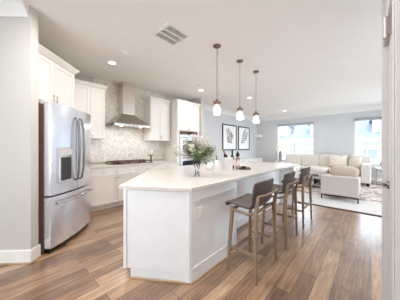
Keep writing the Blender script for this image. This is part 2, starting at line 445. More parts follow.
# diagonal stub wall beside the refrigerator (local x along the diagonal, y into the depth)
ST = (0.314, 2.848, 0)
struct(MB().box(0, 0.11, 0, 2.75, 0, CEIL).build('wall_diagonal', 'wall_warm', loc=ST, rz=D45))
mb = MB(); mb.box(-0.016, 0, 0.0, 2.7, 0, 0.15); mb.box(-0.016, 0.126, -0.016, 0, 0, 0.15); mb.box(0.11, 0.126, 0, 0.05, 0, 0.15)
struct(mb.build('baseboard_diagonal', 'trim', loc=ST, rz=D45, bevel=0.004))
mb = MB(); mb.box(-0.028, -0.016, -0.028, 2.7, 0, 0.02); mb.box(-0.028, 0.128, -0.028, -0.016, 0, 0.02)
struct(mb.build('trim_2', 'shoe', loc=ST, rz=D45, bevel=0.004))
def crown_run(mb, p0, p1, nrm, h=0.15, d=0.12, m0=0.0, m1=0.0):   # profile along p0->p1, projecting along nrm; m: mitre growth at the ends
    p0, p1, nrm = Vector(p0), Vector(p1), Vector(nrm).normalized(); ax = (p1 - p0).normalized()
    prof = [(0, -h), (0.012, -h), (0.016, -h*.86), (d*.35, -h*.62), (d*.72, -h*.28), (d*.9, -h*.14), (d, -h*.1), (d, 0), (0, 0)]
    A = [mb.bm.verts.new(p0 + nrm*a + Vector((0,0,b)) - ax*m0*a) for a, b in prof]
    B = [mb.bm.verts.new(p1 + nrm*a + Vector((0,0,b)) + ax*m1*a) for a, b in prof]
    mb._f(A); mb._f(B[::-1])
    for i in range(len(prof)):
        j = (i+1) % len(prof); mb._f([A[i], B[i], B[j], A[j]])
mb = MB()
crown_run(mb, (0, 2.7, CEIL), (0, 0.02, CEIL), (-1, 0, 0), 0.14, 0.10)
struct(mb.build('trim_3', 'trim', loc=ST, rz=D45))
# short wall beside the oven cabinet and crown of the living room
struct(MB().box(4.56, 4.72, 4.06, 4.73, 0, CEIL).build('wall_oven_side', 'wall_warm'))
mb = MB()
crown_run(mb, (4.72, 4.73, CEIL), (10, 4.73, CEIL), (0, -1, 0), 0.16, 0.13)
crown_run(mb, (10, 4.73, CEIL), (10, -2.2, CEIL), (-1, 0, 0), 0.16, 0.13)
struct(mb.build('trim_4', 'trim'))
mb = MB(); mb.box(4.72, 10, 4.714, 4.73, 0, 0.14); mb.box(9.984, 10, -2.2, 4.714, 0, 0.14)
struct(mb.build('baseboard_living', 'trim', bevel=0.004))
struct(MB().box(1.60, 3.62, 4.718, 4.73, 0.96, CEIL).build('trim_5', 'tile'))
struct(MB().box(0.75, 1.60, 4.718, 4.73, 0.96, 1.49).build('trim_6', 'tile'))
# strip where the living-room rug zone begins is built with the rug

# windows
def window(name, X, y0, y1, z0, z1, inward=-1, mull=True, rail=True, shade_label=None):
    w = struct(MB().box(X + 0.09, X + 0.095, y0 + 0.03, y1 - 0.03, z0 + 0.03, z1 - 0.03).build(name, 'winglass'))
    mb = MB()
    for a, b in ((y0, y0 + 0.05), (y1 - 0.05, y1)): mb.box(X + 0.04, X + 0.14, a, b, z0, z1)
    mb.box(X + 0.04, X + 0.14, y0 + 0.05, y1 - 0.05, z0, z0 + 0.05); mb.box(X + 0.04, X + 0.14, y0 + 0.05, y1 - 0.05, z1 - 0.05, z1)
    if mull: mb.box(X + 0.03, X + 0.15, (y0 + y1)/2 - 0.05, (y0 + y1)/2 + 0.05, z0 + 0.05, z1 - 0.05)
    mb.build('window_frame', 'trim', w, bevel=0.004)
    if rail:
        zm = (z0 + z1) / 2 + 0.01
        for a, b in ((y0 + 0.05, (y0+y1)/2 - 0.05), ((y0+y1)/2 + 0.05, y1 - 0.05)):
            MB().box(X + 0.055, X + 0.125, a, b, zm - 0.025, zm + 0.025).build('sash_rail', 'trim', w, bevel=0.003)
    mb = MB()
    xi = X - 0.001
    mb.box(xi - 0.016, xi, y0 - 0.07, y1 + 0.07, z0 - 0.11, z0 - 0.03)
    mb.build('window_apron', 'trim', w, bevel=0.003)
    MB().box(xi - 0.05, X + 0.04, y0 - 0.09, y1 + 0.09, z0 - 0.03, z0).build('window_sill', 'trim', w, bevel=0.004)
    return w
window('window_1', 10.0, *W1)
window('window_2', 10.0, *W2)
w3 = struct(MB().box(-2.6, -2.595, W3[0] + .03, W3[1] - .03, W3[2] + .03, W3[3] - .03).build('added_window_3', 'winglass'))  # unseen window behind the camera, added for cool daylight fill
mb = MB()
for a, b in ((W3[0], W3[0] + .05), (W3[1] - .05, W3[1]), (1.52, 1.58)): mb.box(-2.64, -2.54, a, b, W3[2], W3[3])
mb.box(-2.64, -2.54, W3[0] + .05, W3[1] - .05, W3[2], W3[2] + .05); mb.box(-2.64, -2.54, W3[0] + .05, W3[1] - .05, W3[3] - .05, W3[3])
mb.build('window_frame', 'trim', w3, bevel=0.004)
for nm, W in (('added_window_4', W4), ('added_window_5', W5)):  # unseen windows, added to flood the living room with daylight
    w4 = struct(MB().box(W[0] + .03, W[1] - .03, -2.305, -2.3, W[2] + .03, W[3] - .03).build(nm, 'winglass'))
    mb = MB(); xm = (W[0] + W[1]) / 2
    for a, b in ((W[0], W[0] + .05), (W[1] - .05, W[1]), (xm - .03, xm + .03)): mb.box(a, b, -2.35, -2.25, W[2], W[3])
    mb.box(W[0] + .05, W[1] - .05, -2.35, -2.25, W[2], W[2] + .05); mb.box(W[0] + .05, W[1] - .05, -2.35, -2.25, W[3] - .05, W[3])
    mb.build('window_frame', 'trim', w4, bevel=0.004)
    ld = bpy.data.lights.new('daylight_opening', 'AREA'); ld.shape = 'RECTANGLE'; ld.size = W[1] - W[0]; ld.size_y = W[3] - W[2]
    ld.cycles.is_portal = True
    lo = bpy.data.objects.new('daylight_opening', ld); col.objects.link(lo); lo.location = (xm, -2.38, (W[2] + W[3]) / 2); lo.rotation_euler = (R(90), 0, 0)
for nm, X, W, rot in (('daylight_opening', 10.16, W1, 90), ('daylight_opening', 10.16, W2, 90), ('daylight_opening', -2.66, W3, -90)):
    ld = bpy.data.lights.new(nm, 'AREA'); ld.shape = 'RECTANGLE'; ld.size = W[3] - W[2]; ld.size_y = W[1] - W[0]
    ld.cycles.is_portal = True
    lo = bpy.data.objects.new(nm, ld); col.objects.link(lo); lo.location = (X, (W[0]+W[1])/2, (W[2]+W[3])/2); lo.rotation_euler = (0, R(rot), 0)
for W, wh in ((W1, 'wide window behind the sofa left end'), (W2, 'right-hand window behind the sofa right end')):
    for half in (0, 1):
        pass
    sh = thing('roller_shade', 'rolled-up grey roller shade at top of ' + wh, 'window shade', (9.985, (W[0]+W[1])/2, W[3] - 0.045))
    hw = (W[1]-W[0])/2 - 0.01
    MB().cyl((0, -hw, 0), (0, hw, 0), 0.030, seg=16).build('shade_roll', 'shadecloth', sh, smooth=False)
    for q in (-hw - 0.012, hw): MB().box(-0.035, 0.015, q, q + 0.012, -0.035, 0.04).build('bracket', 'ledge', sh)
    MB().box(-0.006, 0.004, -hw, hw, -0.085, -0.028).build('shade_hem', 'shadecloth', sh)

# outside
struct(MB().box(10.3, 60, -30, 30, -3.2, -3.0).build('ground', 'grass'))
hs = thing('neighbour_house', 'pale house with blue-grey roof across the way outside the windows', 'house', (17.5, 1.5, -3.0))
MB().box(0, 6, -9, 9, 0, 4.85).build('house_wall', 'siding', hs)
mb = MB(); a = [(-0.4, -9.4, 4.8), (-0.4, 9.4, 4.8), (3.0, 9.4, 6.75), (3.0, -9.4, 6.75)]; b = [(-0.4, -9.4, 4.95), (-0.4, 9.4, 4.95), (3.0, 9.4, 6.9), (3.0, -9.4, 6.9)]
mb.hull8(a, b); a = [(6.4, 9.4, 4.8), (6.4, -9.4, 4.8), (3.0, -9.4, 6.75), (3.0, 9.4, 6.75)]; b = [(x, y, z + .15) for x, y, z in a]; mb.hull8(a, b)
mb.build('roof', 'slate', hs)
MB().box(-0.5, -0.36, -9.4, 9.4, 4.68, 4.95).build('gutter', 'trim', hs)
for y in (-6.3, -2.9, -1.3, 2.2, 3.9, 6.6):
    f = MB().box(-0.05, 0.02, y - 0.6, y + 0.6, 2.7, 4.3).build('house_window', 'trim', hs)
    mb = MB()
    for q in (-0.52, 0.02):
        mb.box(-0.07, -0.045, y + q, y + q + 0.5, 2.8, 3.45); mb.box(-0.07, -0.045, y + q, y + q + 0.5, 3.52, 4.2)
    mb.build('window_pane', 'housewin', f)
for y in (-2.2, 1.6, 4.6):
    d = MB().box(0.3, 2.6, y - 0.65, y + 0.65, 5.2, 6.2).build('dormer', 'siding', hs)
    mb = MB(); mb.prism([(0, 0), (1, 0), (1, 1), (0, 1)], 0, 0.01); mb.bm.free(); mb = MB()
    mb.hull8([(0.2, y-.8, 6.15), (2.8, y-.8, 6.15), (2.8, y, 6.62), (0.2, y, 6.62)], [(0.2, y-.8, 6.25), (2.8, y-.8, 6.25), (2.8, y, 6.72), (0.2, y, 6.72)])
    mb.hull8([(0.2, y, 6.62), (2.8, y, 6.62), (2.8, y+.8, 6.15), (0.2, y+.8, 6.15)], [(0.2, y, 6.72), (2.8, y, 6.72), (2.8, y+.8, 6.25), (0.2, y+.8, 6.25)])
    mb.build('dormer_roof', 'slate', d)
    MB().box(0.26, 0.31, y - 0.4, y + 0.4, 5.35, 6.1).build('dormer_window', 'housewin', d)

# ------------------------------------------------------------------ island
A, B, E_, D_, C_ = (0.87, 1.88), (1.95, 2.92), (4.78, 2.92), (4.78, 1.25), (1.275, 1.25)
isl = thing('kitchen_island', 'white panelled kitchen island base under the quartz top, with angled near end', 'kitchen island', (1.283, 1.283, 0))
def rel(p): return (p[0] - 1.283, p[1] - 1.283)
k0 = (0.905, 1.838); kb = (1.93, 2.86)
u = Vector((kb[0]-k0[0], kb[1]-k0[1])).normalized(); nrm_in = Vector((u.y, -u.x))   # towards the island's inside
e = Vector((k0[0]-1.283, k0[1]-1.283)).normalized()      # along end panel from right corner to left corner
# main body above the toe kick
body = [(1.283, 1.283), (2.11, 1.283), (2.11, 1.60), (4.70, 1.60), (4.70, 2.86), kb, k0]
mb = MB(); mb.prism([rel(p) for p in body], 0.10, 0.88); mb.build('body', 'island', isl)
kt0 = Vector(k0) + nrm_in * 0.065
tk = [(1.283, 1.283), (2.11, 1.283), (2.11, 1.60), (4.70, 1.60), (4.70, 2.80), (kb[0] + .06, 2.80), (kt0.x, kt0.y)]
mb = MB(); mb.prism([rel(p) for p in tk], 0.0, 0.11); mb.build('toe_kick', 'island', isl)
# end panel frame: corner stile + posts
def slab(mb, p, q, z0, z1, out, t):   # board on the face p->q, thickness t along out
    o = Vector(out).normalized() * t; p, q = Vector(p), Vector(q)
    mb.prism([rel(x) for x in (p, q, q + o, p + o)], z0, z1)
oe = Vector((e.y, -e.x)); oe = oe if oe.dot(Vector((-1, -1))) > 0 else -oe
mb = MB()
P0 = Vector((1.283, 1.283)); Lend = (Vector(k0) - P0).length
slab(mb, P0, P0 + e * 0.045, 0.0, 0.88, oe, 0.014)
mb.build('corner_post', 'island', isl, bevel=0.003)
mb = MB()
slab(mb, P0 + e * (Lend - 0.03), P0 + e * Lend, 0.10, 0.88, oe, 0.014)
mb.build('corner_post', 'island', isl, bevel=0.003)
mb = MB(); slab(mb, P0, P0 + Vector((0.83, 0)), 0.78, 0.88, (0, -1), 0.016); slab(mb, P0, P0 + Vector((0.05, 0)), 0.14, 0.78, (0, -1), 0.012)
slab(mb, P0 + Vector((0.78, 0)), P0 + Vector((0.827, 0)), 0.14, 0.78, (0, -1), 0.012)
mb.build('face_frame', 'island', isl, bevel=0.003)
mb = MB(); slab(mb, (4.56, 1.283), (4.70, 1.283), 0.0, 0.88, (0, 1), 0.315); mb.build('end_support', 'island', isl, bevel=0.003)
mb = MB(); slab(mb, P0, P0 + Vector((0.83, 0)), 0, 0.14, (0, -1), 0.016); slab(mb, (2.11, 1.283), (2.11, 1.60), 0, 0.14, (1, 0), 0.016); slab(mb, (2.126, 1.60), (4.56, 1.60), 0, 0.14, (0, -1), 0.016)
mb.build('baseboard', 'island', isl, bevel=0.004)
mb = MB(); slab(mb, P0 + Vector((0, -0.016)), P0 + Vector((0.83, -0.016)), 0, 0.018, (0, -1), 0.014); slab(mb, (2.14, 1.584), (4.56, 1.584), 0, 0.018, (0, -1), 0.014)
slab(mb, P0 + oe*0.001, P0 + e * (Lend - 0.085) + oe*0.001, 0, 0.018, oe, 0.014)
mb.build('shoe_moulding', 'shoe', isl, bevel=0.003, label='brown wood shoe moulding along the floor')
# drawers and doors on the far diagonal side
Lf = (Vector(kb) - Vector(k0)).length
for i in range(2):
    a0 = 0.03 + i * (Lf - 0.06) / 2; a1 = a0 + (Lf - 0.06) / 2 - 0.006
    mb = MB(); slab(mb, Vector(k0) + u*a0, Vector(k0) + u*a1, 0.12, 0.68, -nrm_in, 0.018); mb.build('door', 'island', isl, bevel=0.004)
    mb = MB(); slab(mb, Vector(k0) + u*a0, Vector(k0) + u*a1, 0.69, 0.86, -nrm_in, 0.018); mb.build('drawer', 'island', isl, bevel=0.004)
# outlet on the side by the seating
ol = MB().box(0.10, 0.17, -0.006, 0.0, 0.58, 0.70).build('outlet', 'plastic', isl, bevel=0.002, label='white electrical outlet plate')
mb = MB(); mb.box(0.12, 0.15, -0.009, -0.005, 0.60, 0.63); mb.box(0.12, 0.15, -0.009, -0.005, 0.65, 0.68); mb.build('socket', 'plastic', ol)
ol2 = MB().box(2.70, 2.77, 0.311, 0.317, 0.58, 0.70).build('outlet', 'plastic', isl, bevel=0.002, label='white electrical outlet plate')
ct = MB().prism([A, (C_[0], C_[1]), D_, E_, B], 0.88, 0.92).build('countertop', 'quartz', bevel=0.006)
tag(ct, 'large white quartz worktop with pointed near end lying on the island', 'countertop')

# ------------------------------------------------------------------ bar stools
def make_stool():
    t = thing('bar_stool', '', 'bar stool')
    prof = [(0.185, 0.668), (0.192, 0.690), (0.175, 0.706), (0.11, 0.700), (0.03, 0.688), (-0.05, 0.680), (-0.10, 0.688), (-0.135, 0.725), (-0.152, 0.79), (-0.165, 0.87), (-0.178, 0.945), (-0.182, 0.962)]
    def fn(a, b):
        k = a * (len(prof) - 1); i = min(int(k), len(prof) - 2); f = k - i
        y = prof[i][0]*(1-f) + prof[i+1][0]*f; z = prof[i][1]*(1-f) + prof[i+1][1]*f
        v = b * 2 - 1
        back = max(0.0, min(1.0, (a - 0.5) / 0.25))
        hw = 0.235 + 0.008 * math.sin(a * PI) - 0.012 * max(0, (a - 0.85) / 0.15)
        x = v * hw
        z += 0.028 * abs(v) ** 2.5 * (1 - back) * (0.3 + a)
        y += 0.040 * abs(v) ** 2.2 * back
        z -= 0.012 * abs(v) ** 4 * max(0, (a - 0.85) / 0.15)
        return (x, y, z)
    shell = MB().grid(fn, 33, 14).build('seat_shell', 'stool', t, smooth=True, solid=0.026, sub=1)
    for sx in (-1, 1):
        mb = MB(); mb.bar((sx*0.252, 0.155, 0), (sx*0.205, 0.125, 0.672), 0.026, 0.036, 0.026, 0.036); mb.build('leg', 'stoolwood', t, bevel=0.004)
        mb = MB(); mb.bar((sx*0.262, -0.165, 0), (sx*0.232, -0.150, 0.66), 0.026, 0.034, 0.026, 0.038); mb.bar((sx*0.232, -0.150, 0.64), (sx*0.236, -0.182, 0.835), 0.034, 0.024, 0.038, 0.024)
        mb.build('leg', 'stoolwood', t, bevel=0.004)
        mb = MB(); mb.tube([(sx*0.212, 0.128, 0.652), (sx*0.215, 0.05, 0.640), (sx*0.22, -0.06, 0.632), (sx*0.228, -0.140, 0.662)], 0.015, 8); mb.build('seat_rail', 'stoolwood', t, smooth=True)
        mb = MB(); mb.bar((sx*0.237, 0.145, 0.26), (sx*0.250, -0.158, 0.26), 0.018, 0.018, 0.03, 0.03); mb.build('stretcher', 'stoolwood', t, bevel=0.003)
    mb = MB(); mb.tube([(-0.236, -0.182, 0.83), (-0.12, -0.208, 0.832), (0.12, -0.208, 0.832), (0.236, -0.182, 0.83)], 0.012, 8); mb.build('back_rail', 'stoolwood', t, smooth=True)
    mb = MB(); mb.bar((-0.237, 0.144, 0.20), (0.237, 0.144, 0.20), 0.03, 0.03, 0.02, 0.02); mb.build('footrest', 'stoolwood', t, bevel=0.003)
    mb = MB(); mb.bar((-0.247, -0.157, 0.30), (0.247, -0.157, 0.30), 0.03, 0.03, 0.02, 0.02); mb.build('stretcher', 'stoolwood', t, bevel=0.003)
    mb = MB(); mb.bar((-0.21, 0.11, 0.655), (0.21, 0.11, 0.655), 0.024); mb.bar((-0.225, -0.12, 0.645), (0.225, -0.12, 0.645), 0.024); mb.build('seat_frame', 'stoolwood', t, bevel=0.003)
    return t
st = make_stool()
for i, (x, y, rz, lb) in enumerate(((1.945, 0.975, 0.0, 'taupe low-back bar stool on oak legs, nearest to the camera'),
                                    (2.785, 0.975, R(1.5), 'taupe low-back bar stool on oak legs, middle of the three at the island'),
                                    (3.665, 0.975, R(-1), 'taupe low-back bar stool on oak legs, farthest one, nearest the sofas'))):
    o = st if i == 0 else copy_tree(st)
    o.location = (x, y, 0); o.rotation_euler.z = rz
    o['label'] = lb; o['group'] = 'bar stools along the island'

# ------------------------------------------------------------------ refrigerator (local frame on the diagonal)
FR = (0.504, 2.881, 0)
fr = thing('refrigerator', 'stainless steel french-door refrigerator with bottom freezer beside the end wall', 'refrigerator', FR, D45)
Wf = 0.91
bow = lambda x: -0.05 * (1 - (2 * x / Wf - 1) ** 2) + 0.0
MB().box(0.008, Wf - 0.01, 0.096, 0.74, 0.02, 1.83).build('body', 'fridge_side', fr, bevel=0.004, label='dark brown-grey side casing')
def bowed(x0, x1, z0, z1, n=14):
    poly = [(x1, 0.09), (x0, 0.09)] + [(x0 + (x1-x0)*k/n, bow(x0 + (x1-x0)*k/n)) for k in range(n + 1)]
    return MB().prism(poly[::-1], z0, z1)
dl = bowed(0.0, 0.449, 0.709, 1.85).build('door', 'steel', fr, bevel=0.006)
dr = bowed(0.461, Wf, 0.709, 1.85).build('door', 'steel', fr, bevel=0.006)
fz = bowed(0.0, Wf, 0.07, 0.690, 20).build('freezer_drawer', 'steel', fr, bevel=0.006)
for x, d, s in ((0.405, dl, -1), (0.505, dr, 1)):
    yb = bow(x)
    mb = MB(); mb.tube([(x, yb, 1.72), (x, yb - 0.03, 1.70), (x + s*0.004, yb - 0.052, 1.58), (x + s*0.010, yb - 0.062, 1.28), (x + s*0.004, yb - 0.052, 0.98), (x, yb - 0.03, 0.86), (x, yb, 0.84)], 0.014, 10)
    mb.build('handle', 'handle', d, smooth=True)
mb = MB(); mb.tube([(0.07, bow(0.07), 0.60)] + [(0.09 + 0.73*k/10, bow(0.09 + 0.73*k/10) - 0.055, 0.61) for k in range(11)] + [(0.84, bow(0.84), 0.60)], 0.014, 10); mb.build('handle', 'chrome', fz, smooth=True)
disp = MB().box(0.085, 0.34, -0.046, 0.0, 1.17, 1.30).build('dispenser', 'steel', dl, bevel=0.006)
MB().box(0.10, 0.325, -0.050, -0.044, 1.20, 1.28).build('control_panel', 'ledge', disp)
mb = MB()
mb.box(0.085, 0.105, -0.050, 0.0, 0.86, 1.17); mb.box(0.32, 0.34, -0.050, 0.0, 0.86, 1.17); mb.box(0.105, 0.32, -0.052, 0.0, 0.84, 0.875)
mb.build('dispenser_frame', 'steel', dl, bevel=0.003)
MB().box(0.105, 0.32, -0.047, 0.0, 0.875, 1.17).build('dispenser_recess', 'darkgrey', dl, label='dark recess of the water dispenser')
MB().box(0.02, Wf - 0.02, 0.03, 0.5, 0.012, 0.065).build('toe_grille', 'black', fr)
for x in (0.05, Wf - 0.05):
    mb = MB(); mb.box(x - 0.04, x + 0.04, 0.02, 0.13, 1.83, 1.868); mb.build('hinge_cover', 'ledge', fr, bevel=0.006)
for x in (0.06, Wf - 0.06):
    for y in (0.15, 0.68):
        MB().cyl((x, y, 0), (x, y, 0.03), 0.022).build('foot', 'black', fr)

# cabinet above the refrigerator, on the same diagonal, with a tall side panel
def pull_bar(parent, p, vert=True, L=0.11, name='handle'):
    x, y, z = p; mb = MB()
    if vert:
        mb.cyl((x, y - 0.028, z), (x, y - 0.028, z + L), 0.005); mb.cyl((x, y, z + 0.015), (x, y - 0.028, z + 0.015), 0.004); mb.cyl((x, y, z + L - 0.015), (x, y - 0.028, z + L - 0.015), 0.004)
    else:
        mb.cyl((x - L/2, y - 0.028, z), (x + L/2, y - 0.028, z), 0.005); mb.cyl((x - L/2 + .015, y, z), (x - L/2 + .015, y - 0.028, z), 0.004); mb.cyl((x + L/2 - .015, y, z), (x + L/2 - .015, y - 0.028, z), 0.004)
    return mb.build(name, 'chrome', parent, smooth=True)
def knob(parent, p):
    x, y, z = p
    return MB().lathe([(0.006, 0), (0.006, 0.014), (0.014, 0.02), (0.014, 0.028), (0.008, 0.032)], 14, (x, y, z), True, (0, -1, 0)).build('knob', 'chrome', parent, smooth=True)
def cab_crown(mb, x0, x1, y0, y1, z, h=0.07, d=0.045, left=True, right=True):
    xl = x0 - (d if left else 0); xr = x1 + (d if right else 0)
    mb.hull8([(x0, y0, z), (x1, y0, z), (x1, y1, z), (x0, y1, z)], [(xl, y0 - d, z + h - 0.015), (xr, y0 - d, z + h - 0.015), (xr, y1, z + h - 0.015), (xl, y1, z + h - 0.015)])
    mb.box(xl, xr, y0 - d, y1, z + h - 0.015, z + h)
fc = thing('wall_cabinet', 'white two-door cabinet fitted above the refrigerator', 'cabinet', FR, D45)
MB().box(-0.04, 0.95, 0.30, 0.76, 1.90, 2.54).build('body', 'cab', fc)
mb = MB(); cab_crown(mb, -0.04, 0.95, 0.28, 0.76, 2.54, 0.08, 0.05, False, True); mb.build('crown', 'cab', fc)
MB().box(0.93, 0.95, 0.28, 0.74, 0.0, 1.90).build('side_panel', 'cab', fc)
for x0, x1, hx in ((-0.035, 0.452, 0.42), (0.458, 0.945, 0.49)):
    mb = MB(); shaker(mb, x0, x1, 1.93, 2.53, 0.30); d = mb.build('door', 'cab', fc, bevel=0.003)
    pull_bar(d, (hx, 0.28, 1.95), True, 0.10)

# ------------------------------------------------------------------ kitchen run
def upper(name_lab, x0, x1, front, z0, z1, crown_right, doors=2):
    t = thing('wall_cabinet', name_lab, 'cabinet', (x0, front, 0)); w = x1 - x0; dep = 4.715 - front
    MB().box(0, w, 0, dep, z0, z1 - 0.07).build('body', 'cab', t)
    mb = MB(); cab_crown(mb, 0, w, -0.02, dep, z1 - 0.07, 0.07, 0.035, True, crown_right); mb.build('crown', 'cab', t)
    for i in range(doors):
        a = 0.006 + i * (w - 0.009) / doors; b = a + (w - 0.009) / doors - 0.004
        mb = MB(); shaker(mb, a, b, z0 + 0.005, z1 - 0.085); d = mb.build('door', 'cab', t, bevel=0.003)
        pull_bar(d, ((b - 0.03) if i == 0 else (a + 0.03), -0.02, z0 + 0.04), True, 0.10)
    return t
upper('white two-door wall cabinet left of the range hood', 1.12, 1.73, 4.40, 1.49, 2.66, True)
upper('white two-door wall cabinet between range hood and oven cabinet', 2.89, 3.55, 4.40, 1.49, 2.66, False)

def base_unit(lab, x0, x1, style, knob_side=1):
    t = thing('base_cabinet', lab, 'cabinet', (x0, 4.13, 0)); w = x1 - x0
    MB().box(0, w, 0.0, 0.585, 0.10, 0.88).build('body', 'cab', t)
    MB().box(0, w, 0.07, 0.58, 0.0, 0.10).build('toe_kick', 'cab', t)
    g = 0.004
    if style == 'blank': return t
    mb = MB(); shaker(mb, g, w - g, 0.70, 0.865, 0, 0.02, 0.03); d = mb.build('drawer', 'cab', t, bevel=0.003)
    pull_bar(d, (w / 2, -0.02, 0.785), False, 0.10)
    if style == 'drawers':
        for z0, z1 in ((0.115, 0.40), (0.41, 0.69)):
            mb = MB(); shaker(mb, g, w - g, z0, z1); d = mb.build('drawer', 'cab', t, bevel=0.003); pull_bar(d, (w / 2, -0.02, z1 - 0.06), False, 0.12)
    else:
        n = 2 if style == 'two' else 1
        for i in range(n):
            a = g + i * (w - g) / n; b = a + (w - g) / n - g
            mb = MB(); shaker(mb, a, b, 0.115, 0.69); d = mb.build('door', 'cab', t, bevel=0.003)
            s_ = knob_side if n == 1 else (1 if i == 0 else -1)
            knob(d, ((b - 0.03) if s_ > 0 else (a + 0.03), -0.02, 0.65))
    return t
base_unit('plain white corner base cabinet tight beside the refrigerator', 0.75, 1.275, 'blank')
base_unit('white base cabinet with drawer and door next to the refrigerator', 1.28, 1.870, 'one', 1)
base_unit('white base cabinet under the left half of the cooktop', 1.875, 2.345, 'one', -1)
base_unit('white base cabinet under the right half of the cooktop', 2.35, 2.840, 'one', 1)
base_unit('white drawer base cabinet left of the tall oven cabinet', 2.845, 3.594, 'drawers')
bc = MB().box(0.75, 3.594, 4.095, 4.714, 0.88, 0.92).build('countertop', 'quartz', bevel=0.004)
tag(bc, 'long white worktop on the base cabinets under the range hood', 'countertop')

# tall oven cabinet
tw = thing('oven_cabinet', 'tall white cabinet housing the built-in double oven', 'cabinet', (3.6, 4.13, 0)); TW = 0.95
mb = MB(); mb.box(0, 0.10, 0, 0.585, 0.1, 2.60); mb.box(TW - 0.10, TW, 0, 0.585, 0.1, 2.60); mb.box(0.10, TW - 0.10, 0, 0.585, 1.80, 2.60); mb.box(0.10, TW - 0.10, 0, 0.585, 0.1, 0.46); mb.box(0.10, TW - 0.10, 0.56, 0.585, 0.46, 1.80)
mb.build('body', 'cab', tw)
MB().box(0, TW, 0.07, 0.58, 0, 0.10).build('toe_kick', 'cab', tw)
mb = MB(); cab_crown(mb, 0, TW, -0.02, 0.585, 2.60, 0.08, 0.04, True, False); mb.build('crown', 'cab', tw)
for i in range(2):
    a = 0.006 + i * (TW - 0.009) / 2; b = a + (TW - 0.009) / 2 - 0.004
    mb = MB(); shaker(mb, a, b, 1.81, 2.585); d = mb.build('door', 'cab', tw, bevel=0.003)
    pull_bar(d, ((b - 0.03) if i == 0 else (a + 0.03), -0.02, 1.84), True, 0.10)
mb = MB(); shaker(mb, 0.006, TW - 0.006, 0.115, 0.45); d = mb.build('drawer', 'cab', tw, bevel=0.003); pull_bar(d, (TW/2, -0.02, 0.38), False, 0.14)
ov = thing('wall_oven', 'stainless built-in double oven with dark glass in the tall white cabinet', 'oven', (3.705, 4.13, 0.465)); OW = 0.74
MB().box(0, OW, 0.0, 0.54, 0, 1.33).build('body', 'steel', ov)
pnl = MB().box(0, OW, -0.03, 0.0, 1.22, 1.32).build('control_panel', 'brownwood', ov, bevel=0.003, label='glossy control strip, red-brown reflection put in its colour')  # brown colour stands in for a reflection on the panel
MB().box(0.25, 0.5, -0.034, -0.029, 1.245, 1.295).build('display', 'blackglass', pnl)
for z0, z1 in ((0.02, 0.60), (0.62, 1.20)):
    d = MB().box(0, OW, -0.035, 0.0, z0, z1).build('oven_door', 'steel', ov, bevel=0.004)
    MB().box(0.09, OW - 0.09, -0.040, -0.034, z0 + 0.12, z1 - 0.16).build('window', 'blackglass', d, bevel=0.004)
    mb = MB(); mb.cyl((0.05, -0.085, z1 - 0.07), (OW - 0.05, -0.085, z1 - 0.07), 0.012); mb.cyl((0.09, -0.03, z1 - 0.07), (0.09, -0.085, z1 - 0.07), 0.008); mb.cyl((OW - 0.09, -0.03, z1 - 0.07), (OW - 0.09, -0.085, z1 - 0.07), 0.008)
    mb.build('handle', 'chrome', d, smooth=True)

# range hood
hd = thing('range_hood', 'stainless pyramid chimney range hood on the tiled wall', 'range hood', (2.31, 4.714, 1.80))
mb = MB(); mb.box(-0.455, 0.455, -0.50, 0, 0, 0.055)
mb.build('rim', 'steel_h', hd, bevel=0.003)
mb = MB(); mb.hull8([(-0.455, -0.50, 0.055), (0.455, -0.50, 0.055), (0.455, 0, 0.055), (-0.455, 0, 0.055)], [(-0.165, -0.29, 0.31), (0.165, -0.29, 0.31), (0.165, 0, 0.31), (-0.165, 0, 0.31)])
mb.build('canopy', 'steel_h', hd)
mb = MB(); mb.box(-0.155, 0.155, -0.28, 0, 0.31, 1.10); mb.build('chimney', 'chimneysteel', hd, bevel=0.002)
MB().box(-0.15, 0.15, -0.275, 0, 0.70, 1.098).build('chimney_sleeve', 'chimneysteel', hd)
for x in (-0.25, 0.25):
    MB().cyl((x, -0.40, -0.004), (x, -0.40, 0.004), 0.035).build('lamp', 'hoodlamp', hd)
    ld = bpy.data.lights.new('hood_light', 'AREA'); ld.shape = 'DISK'; ld.size = 0.06; ld.energy = 2.5; ld.color = CAN_COL
    lo = bpy.data.objects.new('hood_light', ld); col.objects.link(lo); lo.parent = hd; lo.location = (x, -0.40, -0.01)
mb = MB()
for k in range(3): mb.box(-0.12 + k*0.09, -0.06 + k*0.09, -0.503, -0.499, 0.02, 0.035)
mb.build('buttons', 'darkgrey', hd)
# cooktop
ck = thing('cooktop', 'dark gas cooktop coloured with wood-brown reflection, with grates set in the back worktop', 'cooktop', (2.31, 4.39, 0.92))
MB().box(-0.50, 0.50, -0.25, 0.25, 0, 0.012).build('plate', 'cooktop', ck, bevel=0.004)
for x in (-0.325, 0.0, 0.325):
    g = MB()
    for q in (-0.14, 0.14): g.bar((x + q, -0.20, 0.055), (x + q, 0.22, 0.055), 0.018)
    for q in (-0.20, 0.01, 0.22): g.bar((x - 0.14, q, 0.055), (x + 0.14, q, 0.055), 0.018)
    for q in (-0.095, 0.115): g.bar((x - 0.14, q, 0.06), (x + 0.14, q, 0.06), 0.014)
    for a in (-0.14, 0.14):
        for b in (-0.20, 0.22): g.bar((x + a, b, 0.010), (x + a, b, 0.055), 0.018)
    g.build('grate', 'cooktop', ck)
for x, y in ((-0.325, -0.10), (-0.325, 0.12), (0, 0.01), (0.325, -0.10), (0.325, 0.12)):
    MB().lathe([(0.05, 0.012), (0.05, 0.022), (0.03, 0.026), (0.03, 0.036), (0.002, 0.038)], 18, (x, y, 0)).build('burner', 'black', ck, smooth=True)
for k in range(5): MB().lathe([(0.02, 0.012), (0.018, 0.035), (0.002, 0.037)], 14, (-0.2 + 0.1*k, -0.228, 0)).build('knob', 'chrome', ck, smooth=True)
pmil = thing('pepper_mill', 'small brown turned mill with wide grey cap at right end of cooktop', 'pepper mill', (2.93, 4.42, 0.92))
